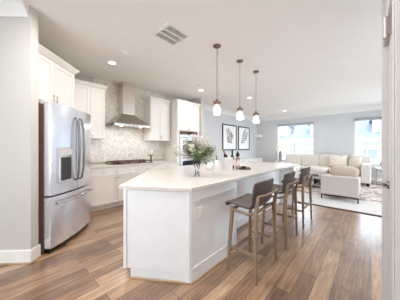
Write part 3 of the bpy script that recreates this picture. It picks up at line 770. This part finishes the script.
MB().lathe([(0.032, 0), (0.034, 0.02), (0.024, 0.05), (0.02, 0.10), (0.024, 0.14), (0.018, 0.15)], 18).build('mill_body', 'brownwood', pmil, smooth=True)
MB().lathe([(0.018, 0.15), (0.07, 0.155), (0.075, 0.175), (0.06, 0.195), (0.01, 0.20)], 20).build('cap', 'greygreen', pmil, smooth=True)
otl = thing('wall_outlet', 'white electrical outlet on the tiled wall above the back worktop', 'outlet', (3.15, 4.718, 1.12))
MB().box(-0.035, 0.035, -0.007, 0, 0, 0.12).build('plate', 'plastic', otl, bevel=0.002)
MB().box(-0.016, 0.016, -0.010, -0.006, 0.02, 0.10).build('socket', 'plastic', otl)

# ------------------------------------------------------------------ things on the island
def vase_with_flowers():
    p = (1.825, 1.695, 0.92)
    v = thing('glass_vase', 'clear flared glass vase holding the bouquet on the island', 'vase', p)
    MB().lathe([(0.032, 0.0), (0.036, 0.01), (0.026, 0.05), (0.026, 0.09), (0.040, 0.15), (0.050, 0.20), (0.046, 0.20), (0.036, 0.15), (0.022, 0.09), (0.022, 0.05), (0.028, 0.016), (0.002, 0.014)], 22, cap=False).build('vase_body', 'glass', v, smooth=True)
    f = thing('flower_bouquet', 'loose bouquet of silvery eucalyptus, green leaves and pale plumes in glass vase', 'flowers', (p[0], p[1], p[2] + 0.02))
    rnd = random.Random(11)
    kinds = ['silver_leaf', 'plume', 'green_leaf', 'plume', 'silver_leaf', 'green_leaf', 'plume'] * 6
    names = {'silver_leaf': 'eucalyptus_sprig', 'green_leaf': 'leafy_sprig', 'plume': 'flower_plume'}
    for i, k in enumerate(kinds):
        az = i * 2.399 + rnd.uniform(-.3, .3)
        tilt = {'silver_leaf': rnd.uniform(0.25, 1.2), 'green_leaf': rnd.uniform(0.2, 1.25), 'plume': rnd.uniform(0.05, 1.0)}[k]
        L = {'silver_leaf': rnd.uniform(0.29, 0.37), 'green_leaf': rnd.uniform(0.16, 0.27), 'plume': rnd.uniform(0.27, 0.38)}[k]
        d = Vector((math.cos(az) * math.sin(tilt), math.sin(az) * math.sin(tilt), math.cos(tilt)))
        neck = Vector((math.cos(az) * 0.018, math.sin(az) * 0.018, 0.17)); foot = Vector((-math.cos(az) * 0.014, -math.sin(az) * 0.014, 0.01))
        pts = [foot, neck]
        for q in (0.33, 0.66, 1.0):
            pp = neck + d * (L * q) + Vector((0, 0, -0.05 * q * q * math.sin(tilt)))
            pts.append(pp)
        mb = MB(); mb.tube(pts, [0.0022, 0.0022, 0.002, 0.0016, 0.001], 5)
        mb.mi = 1
        n = {'silver_leaf': 22, 'green_leaf': 16, 'plume': 70}[k]
        for j in range(n):
            q = 0.22 + 0.78 * (j + 1) / n
            seg = min(2, int((q) * 3 - 1e-6)); seq = [neck] + pts[2:]
            f0 = q * 3 - seg; base = seq[seg].lerp(seq[seg + 1], f0)
            tang = (seq[seg + 1] - seq[seg]).normalized()
            a = j * 2.4; side = tang.orthogonal().normalized(); side = Matrix.Rotation(a, 3, tang) @ side
            if k == 'plume':
                rr = 0.034 * (1.15 - q) + 0.010
                bb = base + side * rr * rnd.random()
                mb.leaf(bb, side + tang * 0.8, tang, rnd.uniform(0.026, 0.042), 0.02)
            else:
                Lf_ = rnd.uniform(0.042, 0.062) if k == 'silver_leaf' else rnd.uniform(0.065, 0.10)
                mb.leaf(base, side + tang * 0.6, tang, Lf_, Lf_ * (0.62 if k == 'silver_leaf' else 0.42))
        mb.build(names[k], k, f, mats=['stem', k])
vase_with_flowers()

ib = thing('ice_bucket', 'white veined wine cooler bucket on the island', 'ice bucket', (2.70, 1.80, 0.92))
MB().lathe([(0.078, 0), (0.082, 0.006), (0.092, 0.205), (0.096, 0.21), (0.090, 0.215), (0.086, 0.205), (0.076, 0.014), (0.002, 0.012)], 28, cap=False).build('bucket_body', 'marble', ib, smooth=True)
def bottle(name, lab, loc, matb, foil, tilt=None, lab_mat='label', h=0.30):
    t = thing(name, lab, 'bottle', loc)
    MB().lathe([(0.002, 0.0), (0.035, 0.0), (0.037, 0.008), (0.037, h*.58), (0.030, h*.66), (0.016, h*.74), (0.0135, h*.80), (0.0135, h*.995), (0.002, h)], 20).build('bottle_glass', matb, t, smooth=True)
    MB().lathe([(0.0148, h*.76), (0.0152, h*.98), (0.0152, h + 0.002), (0.001, h + 0.003)], 18).build('foil_cap', foil, t, smooth=True)
    MB().lathe([(0.0377, h*.18), (0.0377, h*.48)], 20, cap=False).build('paper_label', lab_mat, t, smooth=True)
    if tilt: t.rotation_euler = tilt
    return t
b1 = bottle('wine_bottle', 'gold-necked wine bottle leaning in the white bucket', (2.712, 1.785, 0.958), 'bottlegl', 'gold', (R(-8), R(-17), 0), h=0.33)
b2 = bottle('wine_bottle', 'slim dark wine bottle standing just right of the white bucket', (2.95, 1.87, 0.92), 'bottlegl', 'black', h=0.335)
b3 = bottle('wine_bottle', 'pale pink wine bottle with broad black top by serving board', (2.98, 1.775, 0.92), 'rose', 'black', h=0.30)
MB().lathe([(0.016, 0.0), (0.036, 0.014), (0.034, 0.04), (0.018, 0.072), (0.005, 0.105)], 18, (0, 0, 0.215)).build('stopper', 'black', b3, smooth=True, label='black tear-shaped top')
sb = thing('serving_board', 'dark walnut serving board in front of the pink bottle on island', 'serving board', (3.02, 1.655, 0.92), R(8))
MB().lathe([(0.002, 0), (0.10, 0), (0.105, 0.006), (0.105, 0.014), (0.10, 0.018), (0.002, 0.018)], 28).build('board', 'board', sb, smooth=False)
MB().box(0.095, 0.20, -0.018, 0.018, 0.002, 0.016).build('handle', 'board', sb, bevel=0.005)
bw = MB().lathe([(0.02, 0.0), (0.045, 0.012), (0.055, 0.030), (0.050, 0.031), (0.04, 0.016), (0.002, 0.012)], 22, cap=False).build('small_bowl', 'black', smooth=True, loc=(2.965, 1.655, 0.9385))
tag(bw, 'small shallow black bowl on left of walnut serving board', 'bowl')
mb = MB(); mb.cushion(-0.038, 0.038, -0.03, 0.03, 0, 0.022, 6, e=2.6)
o = mb.build('bread_piece', 'tan', smooth=True, loc=(3.062, 1.665, 0.938)); tag(o, 'tan piece of bread lying on walnut serving board', 'bread')
mb = MB(); mb.cushion(-0.034, 0.034, -0.024, 0.024, 0, 0.02, 6, e=2.4)
o = mb.build('cheese_piece', 'tan', smooth=True, loc=(3.18, 1.675, 0.936)); tag(o, 'peach-coloured wedge at the handle end of walnut serving board', 'cheese')
bl = thing('round_vase', 'round white ceramic pot just behind the bouquet on island', 'vase', (2.55, 2.08, 0.92))
MB().lathe([(0.03, 0), (0.062, 0.02), (0.078, 0.06), (0.072, 0.10), (0.046, 0.128), (0.040, 0.132), (0.036, 0.126), (0.06, 0.09), (0.06, 0.05), (0.002, 0.02)], 26, cap=False).build('pot_body', 'ceramic', bl, smooth=True)
sp = thing('soap_bottle', 'white bottle with black pump at far side of island', 'soap bottle', (3.05, 2.30, 0.92))
MB().lathe([(0.002, 0), (0.032, 0), (0.034, 0.01), (0.034, 0.11), (0.02, 0.13), (0.012, 0.135)], 18).build('bottle_body', 'ceramic', sp, smooth=True)
mb = MB(); mb.lathe([(0.014, 0.133), (0.014, 0.16), (0.006, 0.165), (0.006, 0.205)], 12); mb.bar((-0.045, 0, 0.21), (0.016, 0, 0.215), 0.014); mb.build('pump', 'soap', sp)

# ------------------------------------------------------------------ ceiling fittings
def make_pendant():
    t = thing('pendant_light', '', 'pendant light')
    MB().lathe([(0.002, 0), (0.062, 0), (0.062, -0.012), (0.05, -0.024), (0.012, -0.032), (0.002, -0.032)], 26).build('canopy', 'bronze', t, smooth=True)
    MB().cyl((0, 0, -0.03), (0, 0, -0.86), 0.0045, seg=8).build('rod', 'bronze', t, smooth=True)
    MB().lathe([(0.008, -0.835), (0.018, -0.845), (0.020, -0.875), (0.058, -0.882), (0.060, -0.905), (0.052, -0.915), (0.02, -0.918), (0.018, -0.955), (0.002, -0.956)], 26).build('shade_holder', 'bronze', t, smooth=True)
    MB().lathe([(0.032, -0.912), (0.034, -0.94), (0.050, -0.965), (0.055, -1.00), (0.055, -1.085), (0.052, -1.085), (0.052, -1.0), (0.047, -0.967), (0.031, -0.94), (0.029, -0.912)], 26, cap=False).build('glass_shade', 'shadeglass', t, smooth=True)
    MB().lathe([(0.002, -0.955), (0.012, -0.957), (0.014, -0.975), (0.028, -1.01), (0.028, -1.035), (0.016, -1.058), (0.002, -1.063)], 18).build('bulb', 'bulb', t, smooth=True)
    return t
pd = make_pendant()
for i, (x, lb) in enumerate(((2.40, 'bronze pendant light with clear glass jar, nearest of the row'), (3.10, 'bronze pendant light with clear glass jar, middle of the row'), (3.76, 'bronze pendant light with clear glass jar, farthest from the camera'))):
    o = pd if i == 0 else copy_tree(pd)
    o.location = (x, 1.80, CEIL); o['label'] = lb; o['group'] = 'pendants over the island'
    ld = bpy.data.lights.new('pendant_glow', 'POINT'); ld.energy = 4; ld.color = CAN_COL; ld.shadow_soft_size = 0.01
    lo = bpy.data.objects.new('pendant_glow', ld); col.objects.link(lo); lo.parent = o; lo.location = (0, 0, -1.075)

def make_can():
    t = thing('recessed_light', '', 'ceiling light')
    MB().lathe([(0.085, 0.0), (0.085, -0.006), (0.066, -0.010), (0.062, -0.004), (0.062, 0.0)], 28, cap=False).build('trim_ring', 'plastic', t, smooth=True)
    MB().lathe([(0.002, -0.005), (0.063, -0.005), (0.063, -0.002), (0.002, -0.002)], 24).build('lens', 'lens', t)
    return t
cn = make_can()
cans = [(1.55, 3.62, 'lit recessed ceiling light nearest the refrigerator and range hood'), (3.95, 3.52, 'lit recessed ceiling light in front of the oven cabinet'),
        (5.61, 2.90, 'lit recessed ceiling light beyond the island, by the pendants'), (8.62, 2.80, 'lit recessed ceiling light near the left living-room window'),
        (-1.1, 1.0, 'added recessed ceiling light filling the hall, out of view'),  # unseen cans from here on, added as fill light
        (0.55, 2.12, 'added recessed ceiling light filling the kitchen aisle, out of view'), (0.95, 0.75, 'added recessed ceiling light filling the hall, out of view'), (5.6, -1.0, 'added recessed ceiling light filling the living room, out of view'), (8.2, -1.1, 'added recessed ceiling light filling the living room, out of view')]
for i, (x, y, lb) in enumerate(cans):
    o = cn if i == 0 else copy_tree(cn)
    o.location = (x, y, CEIL); o['label'] = lb; o['group'] = 'recessed ceiling lights' if i < 4 else lb.replace('ceiling light', 'lights')
    ld = bpy.data.lights.new('downlight', 'AREA'); ld.shape = 'DISK'; ld.size = 0.12; ld.energy = CAN_POWER * {0: 0.5, 1: 0.12, 5: 1.9, 6: 1.15}.get(i, 1.0); ld.color = CAN_COL; ld.spread = R(170)
    lo = bpy.data.objects.new('downlight', ld); col.objects.link(lo); lo.parent = o; lo.location = (0, 0, -0.014)
o = MB().lathe([(0.002, 0), (0.06, 0), (0.06, -0.02), (0.05, -0.03), (0.002, -0.032)], 26).build('smoke_detector', 'plastic', smooth=True, loc=(1.505, 3.076, CEIL)); tag(o, 'round white smoke detector on ceiling between vent and kitchen light', 'smoke detector')
for x, y, lb in ((3.57, 3.26, 'small ceiling sprinkler near the oven cabinet light'), (9.1, 1.35, 'small ceiling sprinkler between the two living-room windows')):
    s = thing('sprinkler', lb, 'sprinkler', (x, y, CEIL))
    MB().lathe([(0.002, 0), (0.04, 0), (0.038, -0.008), (0.002, -0.01)], 20).build('plate', 'plastic', s, smooth=True)
    MB().lathe([(0.012, -0.008), (0.008, -0.03), (0.022, -0.034), (0.022, -0.038), (0.002, -0.038)], 14).build('spray_head', 'ledge', s, smooth=True)
vt = thing('ceiling_vent', 'square white ceiling air vent with three grey louvred panels', 'vent', (1.745, 2.115, CEIL))
mb = MB()
for a, b, c, d in ((-.215, .215, -.21, -.165), (-.215, .215, .165, .21), (-.215, -.17, -.165, .165), (.17, .215, -.165, .165), (-.17, .17, -.065, -.045), (-.17, .17, .045, .065)): mb.box(a, b, c, d, -0.012, 0)
mb.build('frame', 'plastic', vt, bevel=0.003)
for y0 in (-0.165, -0.045, 0.065):
    mb = MB()
    for k in range(6):
        y = y0 + 0.008 + k * 0.0165
        mb.hull8([(-.17, y, -0.010), (.17, y, -0.010), (.17, y + .013, -0.004), (-.17, y + .013, -0.004)], [(-.17, y, -0.008), (.17, y, -0.008), (.17, y + .013, -0.002), (-.17, y + .013, -0.002)])
    mb.box(-.17, .17, y0, y0 + (0.12 if y0 == -0.165 else 0.10 if y0 > 0 else 0.09), -0.002, -0.0005)
    mb.build('louvre', 'ledge', vt)

# ------------------------------------------------------------------ picture wall
def picture(x0, x1, lab, flip):
    z0, z1 = 1.17, 2.33; w = x1 - x0; h = z1 - z0
    t = thing('framed_print', lab, 'picture', (x0, 4.73, z0))
    mb = MB(); f = 0.055
    mb.box(0, f, -0.035, -0.001, 0, h); mb.box(w - f, w, -0.035, -0.001, 0, h); mb.box(f, w - f, -0.035, -0.001, 0, f); mb.box(f, w - f, -0.035, -0.001, h - f, h)
    mb.build('frame', 'frame', t, bevel=0.003)
    MB().box(f, w - f, -0.016, -0.002, f, h - f).build('print', 'mat', t)
    mb = MB(); rnd = random.Random(3 + flip)
    sgn = 1
    base = Vector((w*0.36, -0.018, h*0.22)) if not flip else Vector((w*0.28, -0.018, h*0.24))
    tip = Vector((w*0.60, -0.018, h*0.80)) if not flip else Vector((w*0.70, -0.018, h*0.80))
    if not flip: base, tip = Vector((w*0.66, -0.018, h*0.26)), Vector((w*0.34, -0.018, h*0.80))
    mb.tube([base, base.lerp(tip, .5) + Vector((0.02, 0, 0)), tip], [0.010, 0.007, 0.004], 6)
    ax = (tip - base).normalized(); sd = Vector((ax.z, 0, -ax.x))
    for k in range(13):
        q = 0.05 + 0.9*k/12; p = base.lerp(tip, q); s = 1 if k % 2 else -1
        L = (0.31 - 0.15*q) if not flip else (0.17 + 0.13*math.sin(q*PI))
        if not flip and q < .45: L *= 1.25
        mb.leaf(p, ax*0.8 + sd*s*0.9, (0, 1, 0), L, L*0.42)
    mb.build('botanical_drawing', 'ink', t)
    return t
picture(6.66, 7.80, 'framed grey botanical print with broad spreading leaves, left of the pair', 0)
picture(7.96, 9.08, 'framed grey botanical print with one slender sprig, right of the pair', 1)
cs = thing('media_console', 'long low white console along the wall under the framed prints', 'console', (6.9, 4.28, 0))
MB().box(0, 2.85, 0.02, 0.43, 0.08, 0.69).build('body', 'trim', cs)
MB().box(-0.02, 2.87, 0.0, 0.43, 0.71, 0.75).build('top', 'trim', cs, bevel=0.004)
MB().box(0.01, 2.84, 0.01, 0.43, 0.69, 0.71).build('top_shadow_strip', 'ledge', cs)  # grey strip standing in for the shadow line under the top
for k in range(4): MB().box(0.02 + k*0.705, 0.715 + k*0.705, 0.0, 0.02, 0.10, 0.68).build('door', 'trim', cs, bevel=0.003)
for x in (0.1, 2.75):
    for y in (0.08, 0.38): MB().box(x - 0.02, x + 0.02, y - 0.02, y + 0.02, 0, 0.08).build('leg', 'metal_blk', cs)
shf = MB().box(9.62, 9.995, 4.42, 4.725, 1.86, 1.98).build('floating_shelf', 'trim', bevel=0.004)
tag(shf, 'short white floating shelf in the corner right of the prints', 'shelf')

# ------------------------------------------------------------------ living room
rg = thing('area_rug', 'large pale rug with streaked brown-grey centre under the armchair and sofa', 'rug', (4.97, -1.3, 0))
MB().box(0, 4.6, 0, 3.9, 0, 0.010).build('border', 'rug_border', rg)
mb = MB(); mb.box(-0.07, 0, -0.03, 3.93, 0, 0.012); mb.box(4.6, 4.63, -0.03, 3.93, 0, 0.012); mb.box(0, 4.6, -0.03, 0, 0, 0.012); mb.box(0, 4.6, 3.9, 3.93, 0, 0.012)
mb.build('binding', 'rug_edge', rg, label='dark bound edge of the rug')
MB().box(1.05, 4.2, 0.3, 3.5, 0.008, 0.0135).build('centre_field', 'rug', rg, label='streaked brown-grey centre field')

# sectional sofa (x towards the windows, back at x=9.75)
RZ = 0.0135
sf = thing('sectional_sofa', 'long cream sectional sofa under the living-room windows', 'sofa', (8.2, 0.0, RZ))
MB().box(0.12, 1.60, 0.22, 3.0, 0.10, 0.32).build('base', 'sofa', sf, bevel=0.02)
MB().box(-0.75, 0.14, 2.1, 3.0, 0.10, 0.32).build('chaise_base', 'sofa', sf, bevel=0.02)
MB().box(1.38, 1.62, 0.0, 3.0, 0.10, 0.96).build('back', 'sofa', sf, bevel=0.03)
mb = MB(); mb.box(0.10, 1.5, 0.0, 0.26, 0.10, 0.72); mb.build('arm', 'sofa', sf, bevel=0.03)
for k in range(2): MB().cushion(0.08, 1.25, 0.27 + k*0.92, 1.18 + k*0.92, 0.31, 0.52, e=5).build('seat_cushion', 'sofa', sf, smooth=True)
MB().cushion(-0.76, 1.25, 2.11, 3.0, 0.31, 0.52, e=6).build('seat_cushion', 'sofa', sf, smooth=True)
for k in range(4): MB().cushion(1.12, 1.42, 0.27 + k*0.68, 0.95 + k*0.68, 0.48, 1.0, e=8).build('back_cushion', 'sofa', sf, smooth=True)
for x, y in ((0.2, 0.08), (1.5, 0.08), (-0.65, 2.9), (1.5, 2.9), (-0.65, 2.2)):
    MB().box(x - 0.05, x + 0.05, y - 0.04, y + 0.04, 0, 0.11).build('leg', 'metal_blk', sf)
def pillow(x, y, z, w, h, t, rz, tilt, lab):
    mb = MB(); a = 14
    def shell(s):
        return lambda i, j: (s * t/2 * ((1-(2*i-1)**2)*(1-(2*j-1)**2))**0.45, (2*i-1)*w/2*(1-.06*(1-(2*j-1)**2)), (2*j-1)*h/2*(1-.06*(1-(2*i-1)**2)))
    mb.grid(shell(1), a, a); mb.grid(shell(-1), a, a)
    bmesh.ops.remove_doubles(mb.bm, verts=mb.bm.verts, dist=1e-5)
    o = mb.build('throw_pillow', 'pillow', smooth=True, loc=(x, y, z)); o.rotation_euler = (R(rz[1]) if isinstance(rz, tuple) else 0, R(tilt), R(rz[0] if isinstance(rz, tuple) else rz))
    return tag(o, lab, 'pillow', 'throw pillows on the sofa')
pillow(9.16, 0.45, 0.765, 0.44, 0.48, 0.16, (-28, 0), 16, 'ivory throw pillow turned against the right arm of sofa')
pillow(9.17, 0.97, 0.755, 0.58, 0.46, 0.16, (0, 0), 14, 'wide ivory throw pillow beside the turned one on sofa')

# armchair seen from behind
ac = thing('armchair', 'low oatmeal armchair on black metal legs with its back to the kitchen', 'armchair', (5.62, 0.20, RZ))
MB().box(0.012, 0.89, 0.012, 0.738, 0.13, 0.30).build('base', 'chairfab', ac, bevel=0.02)
MB().box(0.0, 0.20, 0.0, 0.75, 0.125, 0.59).build('back', 'chairfab', ac, bevel=0.025)
for y in (0.0, 0.61): MB().box(0.17, 0.90, y + 0.004, y + 0.136, 0.125, 0.52).build('arm', 'chairfab', ac, bevel=0.025)
MB().cushion(0.20, 0.92, 0.14, 0.61, 0.33, 0.48, e=5).build('seat_cushion', 'chairfab', ac, smooth=True)
for x in (0.02, 0.88): MB().bar((x, 0.015, 0.112), (x, 0.735, 0.112), 0.022).build('leg_frame', 'metal_blk', ac)
for x in (0.02, 0.88):
    for y in (0.02, 0.73): MB().box(x - 0.012, x + 0.012, y - 0.012, y + 0.012, 0, 0.12).build('leg', 'metal_blk', ac)
bp = MB().cushion(-0.09, 0.09, -0.29, 0.29, -0.15, 0.15, e=3.0).build('bolster_pillow', 'bolster', smooth=True, loc=(5.93, 0.50, RZ + 0.675))
bp.rotation_euler = (0, R(-8), 0)
tag(bp, 'long sand-coloured pillow standing against the inside of the armchair back', 'pillow')

# coffee table with things
tb = thing('coffee_table', 'mirrored coffee table with chrome frame between armchair and sofa', 'coffee table', (7.2, 1.35, RZ))
MB().box(-0.30, 0.30, -0.45, 0.45, 0.36, 0.385).build('table_top', 'glass', tb, bevel=0.004)
MB().box(-0.28, 0.28, -0.43, 0.43, 0.10, 0.115).build('lower_shelf', 'chrome', tb)
for x in (-0.29, 0.29):
    mb = MB()
    mb.bar((x, -0.44, 0.35), (x, 0.44, 0.35), 0.02); mb.bar((x, -0.44, 0.10), (x, 0.44, 0.10), 0.02)
    for q in (-0.44, 0.0): mb.bar((x, q, 0.10), (x, q + 0.44, 0.35), 0.016); mb.bar((x, q + 0.44, 0.10), (x, q, 0.35), 0.016)
    mb.build('lattice_frame', 'chrome', tb)
for x in (-0.29, 0.29):
    for y in (-0.44, 0.44): MB().box(x - 0.012, x + 0.012, y - 0.012, y + 0.012, 0, 0.36).build('leg', 'chrome', tb)
for k, (dz, w, mt, lb) in enumerate(((0.0, 0.15, 'frame', 'charcoal book, bottom one on the coffee table'), (0.035, 0.13, 'bolster', 'sand-coloured book lying on the charcoal book'))):
    bk = thing('book', lb, 'book', (7.15, 1.42, RZ + 0.386 + dz), R(10 + 8*k))
    MB().box(-w*0.7, w*0.7, -w, w, 0.003, 0.030).build('pages', 'label', bk)
    mb = MB(); mb.box(-w*0.72, w*0.72, -w*1.03, w*1.03, 0, 0.004); mb.box(-w*0.72, w*0.72, -w*1.03, w*1.03, 0.029, 0.033); mb.box(-w*0.73, -w*0.7, -w*1.03, w*1.03, 0, 0.033); mb.build('cover', mt, bk)
bx = MB().box(-0.09, 0.09, -0.12, 0.12, 0, 0.16).build('storage_box', 'metal_blk', bevel=0.006, loc=(7.08, 1.25, RZ + 0.116)); tag(bx, 'dark box on lower shelf of the mirrored coffee table', 'box')

# side tables and lamp
def side_table(loc, lab, mat):
    t = thing('side_table', lab, 'side table', loc)
    MB().box(-0.24, 0.24, -0.24, 0.24, 0.56, 0.59).build('table_top', mat, t, bevel=0.004)
    MB().box(-0.22, 0.22, -0.22, 0.22, 0.14, 0.16).build('lower_shelf', mat, t)
    for x in (-0.22, 0.22):
        for y in (-0.22, 0.22): MB().box(x - 0.014, x + 0.014, y - 0.014, y + 0.014, 0, 0.56).build('leg', 'chrome', t)
    mb = MB()
    for y in (-0.22, 0.22): mb.bar((-0.22, y, 0.16), (0.22, y, 0.55), 0.014); mb.bar((0.22, y, 0.16), (-0.22, y, 0.55), 0.014)
    for x in (-0.22, 0.22): mb.bar((x, -0.22, 0.16), (x, 0.22, 0.55), 0.014); mb.bar((x, 0.22, 0.16), (x, -0.22, 0.55), 0.014)
    mb.build('cross_frame', 'chrome', t)
    return t
side_table((9.15, -0.36, RZ), 'white-topped chrome side table at the right arm of sofa', 'trim')
dv = thing('silver_vase', 'round silver vase on the side table right of the sofa', 'vase', (9.10, -0.32, RZ + 0.59))
MB().lathe([(0.04, 0), (0.10, 0.04), (0.12, 0.11), (0.09, 0.17), (0.045, 0.21), (0.05, 0.235), (0.044, 0.235), (0.038, 0.21), (0.08, 0.16), (0.10, 0.10), (0.002, 0.03)], 24, cap=False).build('vase_body', 'chrome', dv, smooth=True)
side_table((9.6, 3.32, 0), 'white-topped chrome side table at the left end of sofa', 'trim')
lp = thing('table_lamp', 'table lamp with grey column base and cream shade in front of left window', 'lamp', (9.6, 3.32, 0.59))
MB().lathe([(0.002, 0), (0.085, 0), (0.085, 0.02), (0.065, 0.03), (0.07, 0.25), (0.06, 0.50), (0.02, 0.54), (0.012, 0.60)], 22).build('lamp_base', 'lampgrey', lp, smooth=True)
MB().lathe([(0.22, 0.56), (0.16, 0.86), (0.155, 0.86), (0.215, 0.56)], 28, cap=False).build('lamp_shade', 'lampshade', lp, smooth=True)
